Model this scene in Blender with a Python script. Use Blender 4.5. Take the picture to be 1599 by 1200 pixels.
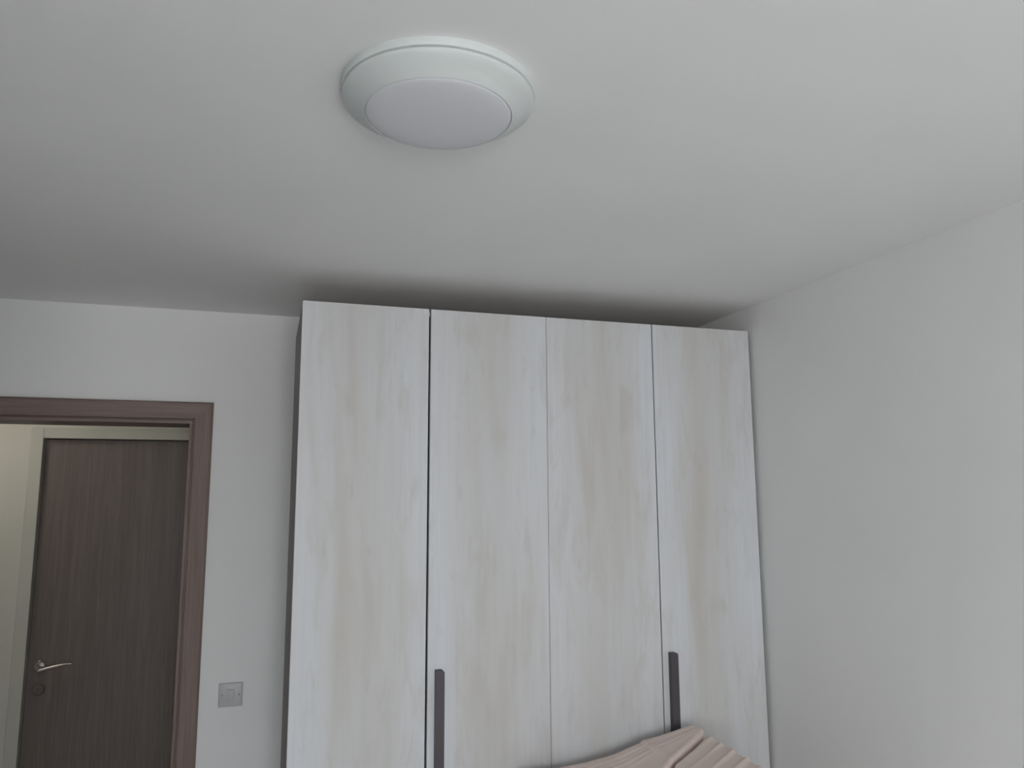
import bpy, bmesh, math, random
from mathutils import Vector, Matrix, noise
random.seed(7)
for o in list(bpy.data.objects): bpy.data.objects.remove(o)
scene = bpy.context.scene
COL = scene.collection

# ------------------------------------------------------------------ camera
CAM_Z = 1.8139
F_PX, YAW, PITCH, ROLL = 1190.56, math.radians(17.7346), math.radians(8.3073), math.radians(-0.2982)
d = Vector((math.sin(YAW)*math.cos(PITCH), math.cos(YAW)*math.cos(PITCH), math.sin(PITCH)))
r = Vector((math.cos(YAW), -math.sin(YAW), 0)); u = r.cross(d)
r2 = r*math.cos(ROLL) + u*math.sin(ROLL); u2 = -r*math.sin(ROLL) + u*math.cos(ROLL)
cam_data = bpy.data.cameras.new('camera'); cam = bpy.data.objects.new('camera', cam_data); COL.objects.link(cam)
cam_data.sensor_fit = 'HORIZONTAL'; cam_data.sensor_width = 36; cam_data.lens = 36*F_PX/1599
cam_data.clip_start = .02
m = Matrix((r2, u2, -d)).transposed().to_4x4(); m.translation = Vector((0, 0, CAM_Z)); cam.matrix_world = m
scene.camera = cam

# ------------------------------------------------------------------ exposure, sky, daylight
vs = scene.view_settings
vs.view_transform = 'Standard'; vs.look = 'None'; vs.gamma = 1; vs.use_curve_mapping = False
vs.exposure = 0.0
world = bpy.data.worlds.new('overcast_sky'); scene.world = world; world.use_nodes = True
wn, wl = world.node_tree.nodes, world.node_tree.links; wn.clear()
wo = wn.new('ShaderNodeOutputWorld'); wb = wn.new('ShaderNodeBackground'); wt = wn.new('ShaderNodeTexCoord')
ws = wn.new('ShaderNodeSeparateXYZ'); wr = wn.new('ShaderNodeValToRGB')
wl.new(wt.outputs['Generated'], ws.inputs[0]); wl.new(ws.outputs['Z'], wr.inputs[0])
wr.color_ramp.elements[0].position = 0.0; wr.color_ramp.elements[0].color = (.80, .80, .80, 1)   # pale paving below the horizon
wr.color_ramp.elements[1].position = 0.04; wr.color_ramp.elements[1].color = (.92, .965, 1.0, 1)  # overcast sky
wl.new(wr.outputs[0], wb.inputs[0]); wb.inputs[1].default_value = 15.8; wl.new(wb.outputs[0], wo.inputs[0])

# room sizes (metres)
XL, XR, YB, YF, ZC = -1.75, 1.802, 3.2099, -2.60, 2.55
WIN = (-.48, .72, .80, 2.30)   # window in the wall behind the camera
pl = bpy.data.lights.new('window_portal', 'AREA'); pl.shape = 'RECTANGLE'
pl.size = WIN[1]-WIN[0]; pl.size_y = WIN[3]-WIN[2]; pl.cycles.is_portal = True
po = bpy.data.objects.new('window_portal', pl); COL.objects.link(po)
po.location = ((WIN[0]+WIN[1])/2, YF-.21, (WIN[2]+WIN[3])/2); po.rotation_euler = (math.pi/2, 0, 0)   # emits towards +y

# ------------------------------------------------------------------ helpers
def bm_box(bm, x0, x1, y0, y1, z0, z1, bev=0, seg=2):
    v = [bm.verts.new(c) for c in ((x0,y0,z0),(x1,y0,z0),(x1,y1,z0),(x0,y1,z0),(x0,y0,z1),(x1,y0,z1),(x1,y1,z1),(x0,y1,z1))]
    fs = [bm.faces.new([v[i] for i in q]) for q in ((3,2,1,0),(4,5,6,7),(0,1,5,4),(1,2,6,5),(2,3,7,6),(3,0,4,7))]
    if bev:
        es = list({e for f in fs for e in f.edges})
        bmesh.ops.bevel(bm, geom=es, offset=bev, segments=seg, profile=.5, affect='EDGES')
def box(*a, **k):
    bm = bmesh.new(); bm_box(bm, *a, **k); return bm
def boxes(*lst):
    bm = bmesh.new()
    for a in lst: bm_box(bm, *a)
    return bm
def lathe(profile, cx, cy, cz, n=96, axis='Z', close_start=True, close_end=True):
    """profile: list of (radius, height) turned about an axis through (cx, cy, cz)"""
    bm = bmesh.new(); rings = []
    for rad, h in profile:
        ring = []
        for i in range(n):
            a = 2*math.pi*i/n
            if axis == 'Z': p = (cx+rad*math.cos(a), cy+rad*math.sin(a), cz+h)
            else:           p = (cx+rad*math.cos(a), cy+h, cz+rad*math.sin(a))
            ring.append(bm.verts.new(p))
        rings.append(ring)
    for a, b in zip(rings, rings[1:]):
        for i in range(n): bm.faces.new((a[i], a[(i+1) % n], b[(i+1) % n], b[i]))
    if close_start: bm.faces.new(rings[0])
    if close_end: bm.faces.new(rings[-1])
    bmesh.ops.recalc_face_normals(bm, faces=bm.faces); return bm
def world_loc(o):
    p = Vector(o.location)
    while o.parent: o = o.parent; p += Vector(o.location)
    return p
def obj(name, bm, mat, parent=None, origin=None, smooth=None):
    bmesh.ops.recalc_face_normals(bm, faces=bm.faces)
    cs = [v.co for v in bm.verts]
    if origin is None:
        origin = Vector(((min(c.x for c in cs)+max(c.x for c in cs))/2, (min(c.y for c in cs)+max(c.y for c in cs))/2, min(c.z for c in cs)))
    origin = Vector(origin)
    for v in bm.verts: v.co -= origin
    me = bpy.data.meshes.new(name); bm.to_mesh(me); bm.free(); me.materials.append(mat)
    if smooth is not None:
        for p in me.polygons: p.use_smooth = True
        me.set_sharp_from_angle(angle=math.radians(smooth))
    o = bpy.data.objects.new(name, me); COL.objects.link(o)
    if parent: o.parent = parent; o.location = origin - world_loc(parent)
    else: o.location = origin
    return o
def tag(o, label, cat=None, kind=None, group=None):
    o['label'] = label
    if cat: o['category'] = cat
    if kind: o['kind'] = kind
    if group: o['group'] = group
    return o
def thing(name, loc, label, cat, kind=None):
    o = bpy.data.objects.new(name, None); COL.objects.link(o); o.location = loc; o.empty_display_size = .1
    return tag(o, label, cat, kind)

# ------------------------------------------------------------------ materials
def mat_new(name):
    m = bpy.data.materials.new(name); m.use_nodes = True
    n, l = m.node_tree.nodes, m.node_tree.links
    return m, n, l, n['Principled BSDF']
def mapped(n, l, scale, coord='pos'):
    if coord == 'pos': g = n.new('ShaderNodeNewGeometry').outputs['Position']
    else: g = n.new('ShaderNodeTexCoord').outputs['Object']
    mp = n.new('ShaderNodeMapping'); mp.inputs['Scale'].default_value = scale; l.new(g, mp.inputs[0]); return mp.outputs[0]
def noise_tex(n, l, vec, scale, detail=3, rough=.5, dist=0):
    t = n.new('ShaderNodeTexNoise'); t.inputs['Scale'].default_value = scale; t.inputs['Detail'].default_value = detail
    t.inputs['Roughness'].default_value = rough; t.inputs['Distortion'].default_value = dist; l.new(vec, t.inputs['Vector']); return t.outputs['Fac']
def ramp(n, l, fac, stops):
    c = n.new('ShaderNodeValToRGB'); el = c.color_ramp.elements
    while len(el) < len(stops): el.new(.5)
    for e, (p, col) in zip(el, stops): e.position = p; e.color = (*col, 1)
    l.new(fac, c.inputs[0]); return c.outputs[0]
def mixc(n, l, fac, a, b, mode='MIX'):
    x = n.new('ShaderNodeMix'); x.data_type = 'RGBA'; x.blend_type = mode
    for sock, v in ((x.inputs[0], fac), (x.inputs[6], a), (x.inputs[7], b)):
        if hasattr(v, 'is_output'): l.new(v, sock)
        elif isinstance(v, (int, float)): sock.default_value = v
        else: sock.default_value = (*v, 1)
    return x.outputs[2]
def bump(n, l, bs, h, strength, dist=.002):
    b = n.new('ShaderNodeBump'); b.inputs['Strength'].default_value = strength; b.inputs['Distance'].default_value = dist
    l.new(h, b.inputs['Height']); l.new(b.outputs[0], bs.inputs['Normal'])
def paint(name, col, rough=.75, var=.02):
    m, n, l, b = mat_new(name)
    f = noise_tex(n, l, mapped(n, l, (1, 1, 1)), 2.0, 2)
    c2 = tuple(max(0, c-var) for c in col)
    l.new(ramp(n, l, f, [(.35, c2), (.65, col)]), b.inputs['Base Color']); b.inputs['Roughness'].default_value = rough
    bump(n, l, b, noise_tex(n, l, mapped(n, l, (1, 1, 1)), 260, 2), .06, .001)
    return m
def plain(name, col, rough=.5, metal=0, var=.05, scale=40):
    m, n, l, b = mat_new(name)
    f = noise_tex(n, l, mapped(n, l, (1, 1, 1), 'obj'), scale, 2)
    l.new(ramp(n, l, f, [(.3, tuple(c*(1-var) for c in col)), (.7, col)]), b.inputs['Base Color'])
    b.inputs['Roughness'].default_value = rough; b.inputs['Metallic'].default_value = metal
    return m
def wood_white():
    m, n, l, b = mat_new('whitewashed_wood')
    big = noise_tex(n, l, mapped(n, l, (4.2, 4.2, .55)), 1.5, 4, .55, .4)
    fine = noise_tex(n, l, mapped(n, l, (60, 60, 2.2)), 1.0, 4, .6, .2)
    blot = noise_tex(n, l, mapped(n, l, (15, 15, 3.6)), 1.1, 4, .6, .5)
    knot = noise_tex(n, l, mapped(n, l, (30, 30, 9)), 1.0, 2, .5, .2)
    base = ramp(n, l, big, [(.38, (.715, .735, .77)), (.55, (.69, .695, .71)), (.72, (.59, .565, .535))])
    ox = n.new('ShaderNodeTexCoord').outputs['Object']; sx_ = n.new('ShaderNodeSeparateXYZ'); l.new(ox, sx_.inputs[0])
    ab = n.new('ShaderNodeMath'); ab.operation = 'ABSOLUTE'; l.new(sx_.outputs['X'], ab.inputs[0])
    mr = n.new('ShaderNodeMapRange'); mr.interpolation_type = 'SMOOTHSTEP'; mr.inputs[1].default_value = .02; mr.inputs[2].default_value = .17; mr.inputs[3].default_value = 1; mr.inputs[4].default_value = 0; l.new(ab.outputs[0], mr.inputs[0])
    mm = n.new('ShaderNodeMath'); mm.operation = 'MULTIPLY'; l.new(mr.outputs[0], mm.inputs[0]); l.new(big, mm.inputs[1])
    base = mixc(n, l, mm.outputs[0], base, (.585, .565, .53))          # heartwood tint down the middle of each board
    c = mixc(n, l, ramp(n, l, fine, [(.45, (0, 0, 0)), (.75, (.32, .32, .32))]), base, (.58, .57, .55))
    c = mixc(n, l, ramp(n, l, blot, [(.54, (0, 0, 0)), (.76, (.55, .55, .55))]), c, (.545, .52, .48))
    c = mixc(n, l, ramp(n, l, knot, [(.66, (0, 0, 0)), (.82, (.4, .4, .4))]), c, (.50, .475, .44))
    l.new(c, b.inputs['Base Color']); b.inputs['Roughness'].default_value = .55
    bump(n, l, b, fine, .05, .001)
    return m
def wood_brown(name, c0, c1, c2, axis='Z', rough=.5):
    m, n, l, b = mat_new(name)
    sc = {'Z': (150, 150, 4), 'X': (4, 150, 150)}[axis]; sc2 = {'Z': (14, 14, .8), 'X': (.8, 14, 14)}[axis]
    fine = noise_tex(n, l, mapped(n, l, sc), 1.0, 4, .6)
    big = noise_tex(n, l, mapped(n, l, sc2), 1.0, 4, .6, .4)
    base = ramp(n, l, big, [(.35, c0), (.65, c1)])
    c = mixc(n, l, ramp(n, l, fine, [(.4, (0, 0, 0)), (.7, (.7, .7, .7))]), base, c2)
    l.new(c, b.inputs['Base Color']); b.inputs['Roughness'].default_value = rough
    bump(n, l, b, fine, .1, .0006)
    return m
M_WALL = paint('white_wall_paint', (.90, .90, .895))
M_CEIL = paint('white_ceiling_paint', (.90, .90, .895))
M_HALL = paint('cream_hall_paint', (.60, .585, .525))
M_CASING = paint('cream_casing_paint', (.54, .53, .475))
M_FLOOR = paint('pale_tile_floor', (.76, .76, .75), .35)
M_WWOOD = wood_white()
M_CARC = plain('grey_carcass_board', (.27, .245, .235), .6)
M_TOP = plain('pale_top_board', (.74, .66, .60), .6)
M_FRAME = wood_brown('taupe_frame_wood', (.215, .152, .128), (.25, .180, .155), (.16, .112, .094))
M_FRAMEX = wood_brown('taupe_head_wood', (.215, .152, .128), (.25, .180, .155), (.16, .112, .094), 'X')
M_DOOR = wood_brown('dark_taupe_door_wood', (.150, .121, .106), (.178, .146, .130), (.112, .089, .078), 'Z', .5)
M_DOOR.node_tree.nodes['Principled BSDF'].inputs['Specular IOR Level'].default_value = .45
M_HANDLE = plain('anthracite_metal', (.085, .075, .083), .5, .1)
M_CHROME = plain('satin_chrome', (.62, .58, .55), .22, 1.0)
M_BRONZE = plain('dull_metal_rose', (.20, .17, .155), .35, .8)
M_LAMPW = plain('white_lamp_plastic', (.70, .735, .73), .45, var=.01)
M_DIFF = plain('frosted_diffuser', (.735, .74, .775), .5, var=.01)
M_PLATE = plain('grey_switch_plastic', (.55, .55, .565), .35, var=.02)
M_SCREW = plain('screw_metal', (.25, .25, .25), .4, .8)
M_UPVC = plain('white_window_frame', (.8, .8, .8), .35, var=.01)

# ------------------------------------------------------------------ structure
T = .20
tag(obj('floor', box(XL-T, XR+T, YF-T, 4.6, -.1, 0), M_FLOOR), 'pale tiled floor of the bedroom and hall', 'floor', 'structure')
tag(obj('ceiling', box(XL-T, XR+T, YF-T, YB+.10, ZC, ZC+.15), M_CEIL), 'smooth white painted bedroom ceiling', 'ceiling', 'structure')
tag(obj('wall_right', box(XR, XR+T, YF, YB, 0, ZC), M_WALL), 'plain white wall to the right of the wardrobe', 'wall', 'structure')
tag(obj('wall_left', box(XL-T, XL, YF, YB, 0, ZC), M_WALL), 'plain white wall at the left side of the bedroom', 'wall', 'structure')
tag(obj('wall_light_block', box(XL, -.52, YF, .50, 0, ZC), M_WALL), 'white wall block added out of view to dim the left of the room', 'wall', 'structure')  # invented unseen block, keeps window light off the left ceiling and wall
DX0, DX1, DZ = -1.125, -.287, 2.105        # rough opening of the doorway
tag(obj('wall_back', boxes((XL-T, DX0, YB, YB+.17, 0, ZC), (DX1, XR+T, YB, YB+.17, 0, ZC), (DX0, DX1, YB, YB+.17, DZ, ZC)), M_WALL),
    'white wall with the doorway beside the wardrobe', 'wall', 'structure')
x0, x1, z0, z1 = WIN
tag(obj('wall_rear', boxes((XL-T, x0, YF-T, YF, 0, ZC), (x1, XR+T, YF-T, YF, 0, ZC), (x0, x1, YF-T, YF, 0, z0), (x0, x1, YF-T, YF, z1, ZC)), M_WALL),
    'white wall with the window, behind the viewer', 'wall', 'structure')
# window behind the viewer
win = thing('window_1', ((x0+x1)/2, YF-.14, z0), 'white framed bedroom window behind the viewer', 'window', 'structure')
fw = .05
obj('window_frame', boxes((x0, x0+fw, YF-.17, YF-.11, z0, z1), (x1-fw, x1, YF-.17, YF-.11, z0, z1), (x0+fw, x1-fw, YF-.17, YF-.11, z0, z0+fw), (x0+fw, x1-fw, YF-.17, YF-.11, z1-fw, z1),
    ((x0+x1)/2-.04, (x0+x1)/2+.04, YF-.17, YF-.11, z0+fw, z1-fw)), M_UPVC, win)
mg, n, l, b = mat_new('window_glass'); n.remove(b)
tr = n.new('ShaderNodeBsdfTransparent'); gl = n.new('ShaderNodeBsdfGlossy'); gl.inputs['Roughness'].default_value = .02; mx = n.new('ShaderNodeMixShader'); mx.inputs[0].default_value = .06
l.new(tr.outputs[0], mx.inputs[1]); l.new(gl.outputs[0], mx.inputs[2]); l.new(mx.outputs[0], n['Material Output'].inputs[0])
for a, c in ((x0+fw, (x0+x1)/2-.04), ((x0+x1)/2+.04, x1-fw)):
    obj('pane', box(a, c, YF-.146, YF-.134, z0+fw, z1-fw), mg, win)

# hall behind the doorway
HY = 4.215                                   # face of the far hall wall
HD0, HD1, HDZ = -1.038, -.235, 2.10          # hall door opening
HXL, HXR = -3.0, .35
tag(obj('ceiling_hall', box(HXL-.1, HXR+.1, YB+.10, HY+.3, ZC, ZC+.15), M_HALL), 'cream ceiling of the hall beyond the doorway', 'ceiling', 'structure')
tag(obj('floor_hall', box(HXL-.1, XL-T, YB+.17, 4.6, -.1, 0), M_FLOOR), 'pale tiled floor at the end of the hall', 'floor', 'structure')
tag(obj('wall_hall', boxes((HXL-.1, HD0, HY, HY+.15, 0, ZC), (HD1, HXR+.1, HY, HY+.15, 0, ZC), (HD0, HD1, HY, HY+.15, HDZ, ZC)), M_HALL),
    'cream hall wall seen through the doorway', 'wall', 'structure')
tag(obj('wall_hall_end', box(HXR, HXR+.1, YB+.17, HY, 0, ZC), M_HALL), 'cream wall closing the hall at the right', 'wall', 'structure')
tag(obj('wall_hall_start', box(HXL-.1, HXL, YB+.17, HY, 0, ZC), M_HALL), 'cream wall closing the hall at the left', 'wall', 'structure')
tag(obj('wall_hall_near', box(HXL-.1, XL-T, YB, YB+.17, 0, ZC), M_HALL), 'cream near side wall of the hall', 'wall', 'structure')

# doorway frame
fr = thing('door_1', ((DX0+DX1)/2, YB, 0), 'taupe wooden door frame of the open doorway', 'door frame', 'structure')
IX0, IX1, IZ = DX0+.01, DX1-.008, 2.097      # clear opening
OX1, OZ = -.2106, 2.1743; OX0 = IX0-(OX1-IX1)
def arch(prof_pts, kind):
    """sweep an architrave profile; prof_pts: (distance outwards from the clear opening, proud of the wall)"""
    bm = bmesh.new(); rings = []
    if kind == 'right': ends = ((0, lambda s: (IX1+s, 0)), (1, lambda s: (IX1+s, IZ+s)))
    elif kind == 'left': ends = ((0, lambda s: (IX0-s, 0)), (1, lambda s: (IX0-s, IZ+s)))
    else: ends = ((0, lambda s: (IX0-s, IZ+s)), (1, lambda s: (IX1+s, IZ+s)))
    for _, fn in ends:
        rings.append([bm.verts.new((fn(s)[0], YB-h, fn(s)[1])) for s, h in prof_pts])
    k = len(prof_pts)
    for i in range(k): bm.faces.new((rings[0][i], rings[0][(i+1) % k], rings[1][(i+1) % k], rings[1][i]))
    bm.faces.new(rings[0]); bm.faces.new(rings[1][::-1])
    return bm
AW = OX1-IX1
prof = [(0, -.0), (0, .006), (.010, .007), (.0115, .002), (.015, .002), (.0175, .014), (.022, .016), (AW-.008, .020), (AW-.002, .018), (AW, .012), (AW, 0)]
obj('architrave', arch(prof, 'right'), M_FRAME, fr); obj('architrave', arch(prof, 'left'), M_FRAME, fr); obj('architrave', arch(prof, 'head'), M_FRAMEX, fr)
obj('jamb', box(IX1, DX1, YB, YB+.19, 0, IZ), M_FRAME, fr); obj('jamb', box(DX0, IX0, YB, YB+.19, 0, IZ), M_FRAME, fr)
obj('head_jamb', box(DX0, DX1, YB, YB+.19, IZ, DZ), M_FRAMEX, fr)

# hall door
hd = thing('door_2', ((HD0+HD1)/2, HY, 0), 'dark taupe wood door across the hall with lever handle', 'door', 'structure')
leaf = obj('door_leaf', box(HD0+.003, HD1-.003, HY+.028, HY+.068, .008, HDZ-.003, bev=.002), M_DOOR, hd)
obj('door_backing', box(HD0, HD1, HY+.08, HY+.15, 0, HDZ), M_DOOR, hd)
cs = M_CASING
obj('casing', box(HD0-.055, HD0, HY-.010, HY+.01, 0, HDZ+.05, bev=.003), cs, hd)
obj('casing', box(HD1, HD1+.055, HY-.010, HY+.01, 0, HDZ+.05, bev=.003), cs, hd)
obj('casing', box(HD0, HD1, HY-.010, HY+.01, HDZ, HDZ+.05, bev=.003), cs, hd)
hx, hz, hy = -.985, 1.026, HY+.028
tag(obj('handle_rose', lathe([(.026, 0), (.026, -.006), (.022, -.010), (.011, -.011), (.0095, -.040), (.008, -.048)], hx, hy, hz+.004, 40, 'Y'), M_CHROME, leaf, smooth=35), 'chrome handle rose')
def lever():
    bm = bmesh.new(); rings = []; N = 22; K = 12
    for i in range(N):
        t = i/(N-1); x = hx-.004+t*.150; z = hz-.013+.026*math.sin(t*1.50); y = hy-.046+.010*t
        dx, dz = .150, .026*1.50*math.cos(t*1.50); a = math.atan2(dz, dx)
        h = (.0085-.0035*t)*(1 if 0 < i < N-1 else .4); w = (.0085-.002*t)*(1 if 0 < i < N-1 else .4)
        ring = []
        for k in range(K):
            q = 2*math.pi*k/K; off = h*math.sin(q)
            ring.append(bm.verts.new((x-off*math.sin(a), y+w*math.cos(q), z+off*math.cos(a))))
        rings.append(ring)
    for a, b in zip(rings, rings[1:]):
        for k in range(K): bm.faces.new((a[k], a[(k+1) % K], b[(k+1) % K], b[k]))
    bm.faces.new(rings[0]); bm.faces.new(rings[-1]); return bm
tag(obj('lever_handle', lever(), M_CHROME, leaf, smooth=40), 'curved chrome lever handle')
rose = tag(obj('lock_rose', lathe([(.026, 0), (.026, -.006), (.023, -.0095), (.012, -.0095), (.011, -.007)], -.982, hy, .925, 40, 'Y'), M_BRONZE, leaf, smooth=35), 'round dull metal lock rose')
obj('keyhole', boxes((-.9835, -.9805, hy-.0085, hy-.0068, .918, .932)), M_HANDLE, rose)

# ------------------------------------------------------------------ wardrobe
WX0, DWD, WF, WZ = .0889, .4248, 2.5264, 2.4508
WX1 = WX0+4*DWD
wd = thing('wardrobe', ((WX0+WX1)/2, (WF+3.13)/2, 0), 'tall four-door wardrobe with whitewashed wood doors and dark bar handles', 'wardrobe')
BY0, BY1 = WF+.024, 3.15
obj('side_panel', box(WX0+.001, WX0+.019, BY0, BY1, 0, WZ-.004), M_CARC, wd)
obj('side_panel', box(WX1-.019, WX1-.001, BY0, BY1, 0, WZ-.004), M_CARC, wd)
obj('top_panel', box(WX0+.019, WX1-.019, BY0, BY1, WZ-.022, WZ-.004), M_TOP, wd)
obj('bottom_panel', box(WX0+.019, WX1-.019, BY0, BY1, .08, .098), M_CARC, wd)
obj('back_panel', box(WX0+.019, WX1-.019, BY1-.006, BY1, .098, WZ-.022), M_CARC, wd)
obj('divider', box(WX0+2*DWD-.009, WX0+2*DWD+.009, BY0+.01, BY1-.006, .098, WZ-.022), M_CARC, wd)
obj('plinth', box(WX0+.019, WX1-.019, BY0+.03, BY0+.048, 0, .08), M_CARC, wd)
gaps = [(.0005, .0034), (.0034, .0006), (.0006, .0022), (.0022, .0005)]
def bar_handle(xa, z1, length):
    """folded flat bar: flat face with one rounded top outer corner"""
    w, rr, y0, y1 = .029, .010, WF-.020, WF+.0005
    pts = [(xa, z1-length), (xa+w, z1-length)]
    for k in range(7):
        a = math.pi/2*k/6; pts.append((xa+w-rr+rr*math.cos(a), z1-rr+rr*math.sin(a)))
    pts.append((xa, z1))
    bm = bmesh.new()
    A = [bm.verts.new((x, y0, z)) for x, z in pts]; B = [bm.verts.new((x, y1, z)) for x, z in pts]
    k = len(pts)
    for i in range(k): bm.faces.new((A[i], A[(i+1) % k], B[(i+1) % k], B[i]))
    bm.faces.new(A); bm.faces.new(B[::-1])
    bmesh.ops.recalc_face_normals(bm, faces=bm.faces)
    return bm
for i in range(4):
    gl_, gr_ = gaps[i]
    dr = obj('wardrobe_door', box(WX0+i*DWD+gl_, WX0+(i+1)*DWD-gr_, WF, WF+.020, .085, WZ, bev=.0012, seg=1), M_WWOOD, wd)
    if i == 1: tag(obj('bar_handle', bar_handle(.5405, 1.2575, .52), M_HANDLE, dr, smooth=30), 'long dark bar handle')
    if i == 3: tag(obj('bar_handle', bar_handle(1.3875, 1.2575, .52), M_HANDLE, dr, smooth=30), 'long dark bar handle')

# ------------------------------------------------------------------ ceiling lamp
LX, LY = .2751, 1.2933
lp = thing('ceiling_lamp', (LX, LY, ZC), 'round white ceiling lamp with frosted domed diffuser, switched off', 'lamp')
obj('base_plate', lathe([(.1774, 0), (.1778, -.004), (.1776, -.0115), (.1766, -.0138), (.1735, -.0145), (.171, -.0150), (.170, -.0175)], LX, LY, ZC, 128), M_LAMPW, lp, smooth=35)
obj('trim_ring', lathe([(.150, -.0160), (.1715, -.0160), (.1742, -.0166), (.1752, -.0190), (.1745, -.0225), (.1705, -.0262), (.160, -.0315), (.146, -.0395), (.1375, -.0455), (.1345, -.0468), (.1335, -.0440), (.1335, -.036), (.12, -.034)], LX, LY, ZC, 128, close_end=False), M_LAMPW, lp, smooth=35)
obj('diffuser', lathe([(.1333, -.040), (.1333, -.0450)] + [(.1333*math.cos(t*math.pi/2), -.0450-.0120*math.sin(t*math.pi/2)) for t in [k/12 for k in range(1, 12)]] + [(.004, -.0570)], LX, LY, ZC, 128), M_DIFF, lp, smooth=35)

# ------------------------------------------------------------------ light switch
sx, sz, sy = -.0992, 1.0724, YB
sw = thing('light_switch', (sx, YB, sz), 'square pale grey light switch on the wall between door frame and wardrobe', 'light switch')
bm = bmesh.new(); bm_box(bm, sx-.043, sx+.043, sy-.009, sy+.0005, sz-.043, sz+.043)
bmesh.ops.bevel(bm, geom=[e for e in bm.edges if all(v.co.y < sy-.005 for v in e.verts)], offset=.004, segments=3, profile=.5, affect='EDGES')
plate = obj('face_plate', bm, M_PLATE, sw, smooth=35)
rk = bmesh.new()
vs_ = [rk.verts.new(c) for c in ((sx-.013, sy-.0085, sz-.021), (sx+.013, sy-.0085, sz-.021), (sx+.013, sy-.0085, sz+.021), (sx-.013, sy-.0085, sz+.021),
      (sx-.012, sy-.0105, sz-.020), (sx+.012, sy-.0105, sz-.020), (sx+.012, sy-.0125, sz+.020), (sx-.012, sy-.0125, sz+.020))]
for q in ((3,2,1,0),(4,5,6,7),(0,1,5,4),(1,2,6,5),(2,3,7,6),(3,0,4,7)): rk.faces.new([vs_[i] for i in q])
obj('rocker', rk, M_PLATE, sw)
for s in (-1, 1):
    obj('screw', lathe([(.0036, 0), (.0036, -.0008), (.0028, -.0014)], sx+s*.0302, sy-.0089, sz, 16, 'Y'), M_SCREW, sw, smooth=35)

# ------------------------------------------------------------------ cloth-covered furniture in front of the wardrobe
def cloth():
    m, n, l, b = mat_new('beige_pink_cotton')
    f = noise_tex(n, l, mapped(n, l, (1, 1, 1)), 7, 3); w = noise_tex(n, l, mapped(n, l, (1, 1, 1)), 900, 1)
    c = ramp(n, l, f, [(.35, (.80, .66, .595)), (.65, (.84, .70, .635))])
    l.new(c, b.inputs['Base Color']); b.inputs['Roughness'].default_value = .9
    b.inputs['Sheen Weight'].default_value = .15
    bump(n, l, b, w, .15, .0005); return m
M_CLOTH = cloth()
CX, CY, CZ = 1.4345, 2.455, 1.0205      # far right corner of the covered top
XN, YN = .80, 1.85                      # left and near ends of the covered top
EDGE = [(1.4345, 1.0205), (1.400, 1.0150), (1.268, .9905), (1.247, .9880), (1.2347, .9865), (1.226, .9790), (1.127, .9520), (1.04, .9405), (.964, .9350), (.80, .928)]
def smooth(t): t = max(0, min(1, t)); return t*t*(3-2*t)
def edge_z(x):
    for (xa, za), (xb, zb) in zip(EDGE, EDGE[1:]):
        if x >= xb: return za+(zb-za)*(xa-x)/(xa-xb)
    return EDGE[-1][1]
def sd(p, a, b):                        # signed distance to the line a-b (positive on the right-hand, wall side)
    ax, ay = a; bx, by = b; L = math.hypot(bx-ax, by-ay)
    return -((p[0]-ax)*(by-ay)-(p[1]-ay)*(bx-ax))/L
FOLD = ((1.443, 2.387), (1.160, 2.205))
RIDGES = ((2.335, .006, .010), (2.275, .005, .009), (2.205, .009, .010), (2.135, .009, .011), (2.07, .006, .012), (1.99, .008, .014))
def top_z(x, y):
    far = CY-y; z = edge_z(x)
    if far > .12: z += (CZ-.022-z)*.35*smooth((far-.12)/.3)
    q = sd((x, y), *FOLD)
    left = smooth((-q+.003)/.005)       # 1 on the upper (left) layer of cloth, 0 on the lower layer
    z += .010*left
    z += -.045*math.exp(-((q-.0090)/.0080)**2)        # deep slit beside the upper layer
    z += .002*math.exp(-((q+.010)/.007)**2)
    if q < 0:                            # fine creases nearly parallel to the far edge
        for off, amp, wd_ in ((.030, .0022, .006), (.052, .0028, .007), (.085, .002, .006), (.115, .003, .009), (.15, .002, .007)):
            z += left*amp*math.exp(-((far-off*(.45+1.3*(CX-x)))/wd_)**2)
    else:                                # gathered folds running down from the right-hand edge
        for yr, amp, wd_ in RIDGES:
            yy = yr-.55*(CX-x)
            z += smooth(q/.03)*amp*math.exp(-((y-yy)/wd_)**2)*(.35+.65*math.exp(-(CX-x)/.10))
    z += .0022*(noise.noise(Vector((x*8, y*8, 1.3))) + .5*noise.noise(Vector((x*22, y*22, 4.2))))
    return z
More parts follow.
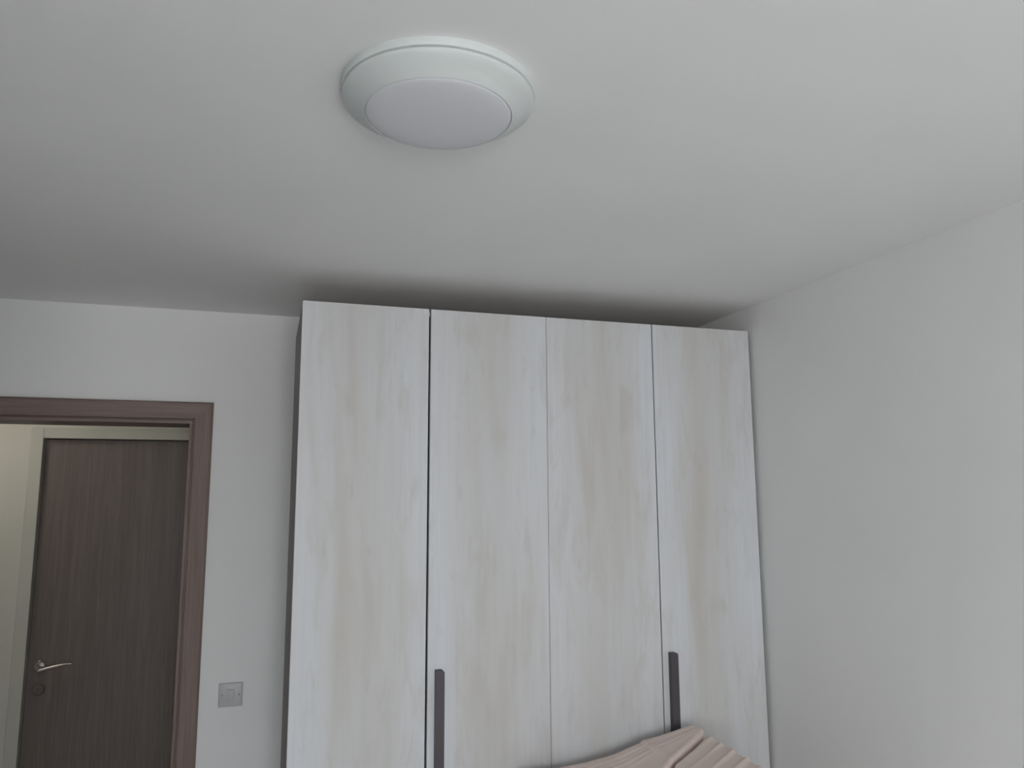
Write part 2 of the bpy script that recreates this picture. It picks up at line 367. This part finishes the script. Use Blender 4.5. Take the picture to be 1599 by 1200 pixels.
def drape():
    bm = bmesh.new(); NX, NY = 170, 160; grid = []
    def far_y(x): return CY+.003*noise.noise(Vector((x*9, 0, 7)))
    for j in range(NY+1):
        row = []
        for i in range(NX+1):
            x = XN+(CX-XN)*i/NX; yf = far_y(x); y = yf+(YN-yf)*(j/NY)
            edge = min((CX-x), (yf-y), (x-XN), (y-YN)); z = top_z(x, y)
            z -= .006*(1-smooth(edge/.012))**2
            q = sd((x, y), *FOLD)           # the upper layer hangs over the slit
            h = (.009*math.exp(-((q+.003)/.0045)**2)-.009*math.exp(-((q-.0075)/.0050)**2))*smooth(edge/.02)
            row.append(bm.verts.new((x+.58*h, y-.81*h, z)))
        grid.append(row)
    for j in range(NY):
        for i in range(NX): bm.faces.new((grid[j][i], grid[j][i+1], grid[j+1][i+1], grid[j+1][i]))
    loop = [(grid[0][i], (0, 1)) for i in range(NX)] + [(grid[j][NX], (1, 0)) for j in range(NY)] + [(grid[NY][i], (0, -1)) for i in range(NX, 0, -1)] + [(grid[j][0], (-1, 0)) for j in range(NY, 0, -1)]
    prev = [v for v, _ in loop]; K = 18
    for k in range(1, K+1):
        t = (k/K)**1.6; cur = []
        for idx, (v, nrm) in enumerate(loop):
            co = v.co; ph = (co.x*1.0+co.y*1.3)
            out = .005*smooth(k/2)+.016*t*(1+math.sin(ph*42+2*math.sin(ph*11)))+.010*t
            if nrm[1] > 0: out *= .5
            cur.append(bm.verts.new((co.x+nrm[0]*out, co.y+nrm[1]*out, co.z*(1-t)+.004*t)))
        L = len(loop)
        for i in range(L): bm.faces.new((prev[i], prev[(i+1) % L], cur[(i+1) % L], cur[i]))
        prev = cur
    return bm
tag(obj('dust_sheet', drape(), M_CLOTH, smooth=60), 'creased beige-pink cloth sheet draped over furniture in front of the wardrobe', 'sheet')

# ------------------------------------------------------------------ invented lamp (out of frame, added to light the hall)
HLX, HLY = -1.42, 3.62
hl = thing('hall_fill_lamp', (HLX, HLY, ZC), 'small round glowing ceiling lamp added out of view to light the hall', 'lamp')
obj('base_plate', lathe([(.11, 0), (.11, -.02), (.10, -.024)], HLX, HLY, ZC, 48), M_LAMPW, hl, smooth=35)
me_, n, l, b = mat_new('warm_fill_glow'); b.inputs['Emission Color'].default_value = (1, .95, .85, 1); b.inputs['Emission Strength'].default_value = 27  # glow of the added lamp that brightens the hall
obj('globe', lathe([(.098, -.022)]+[(.098*math.cos(a), -.022-.06*math.sin(a)) for a in [k*math.pi/24 for k in range(1, 12)]]+[(.003, -.082)], HLX, HLY, ZC, 48), me_, hl, smooth=60)
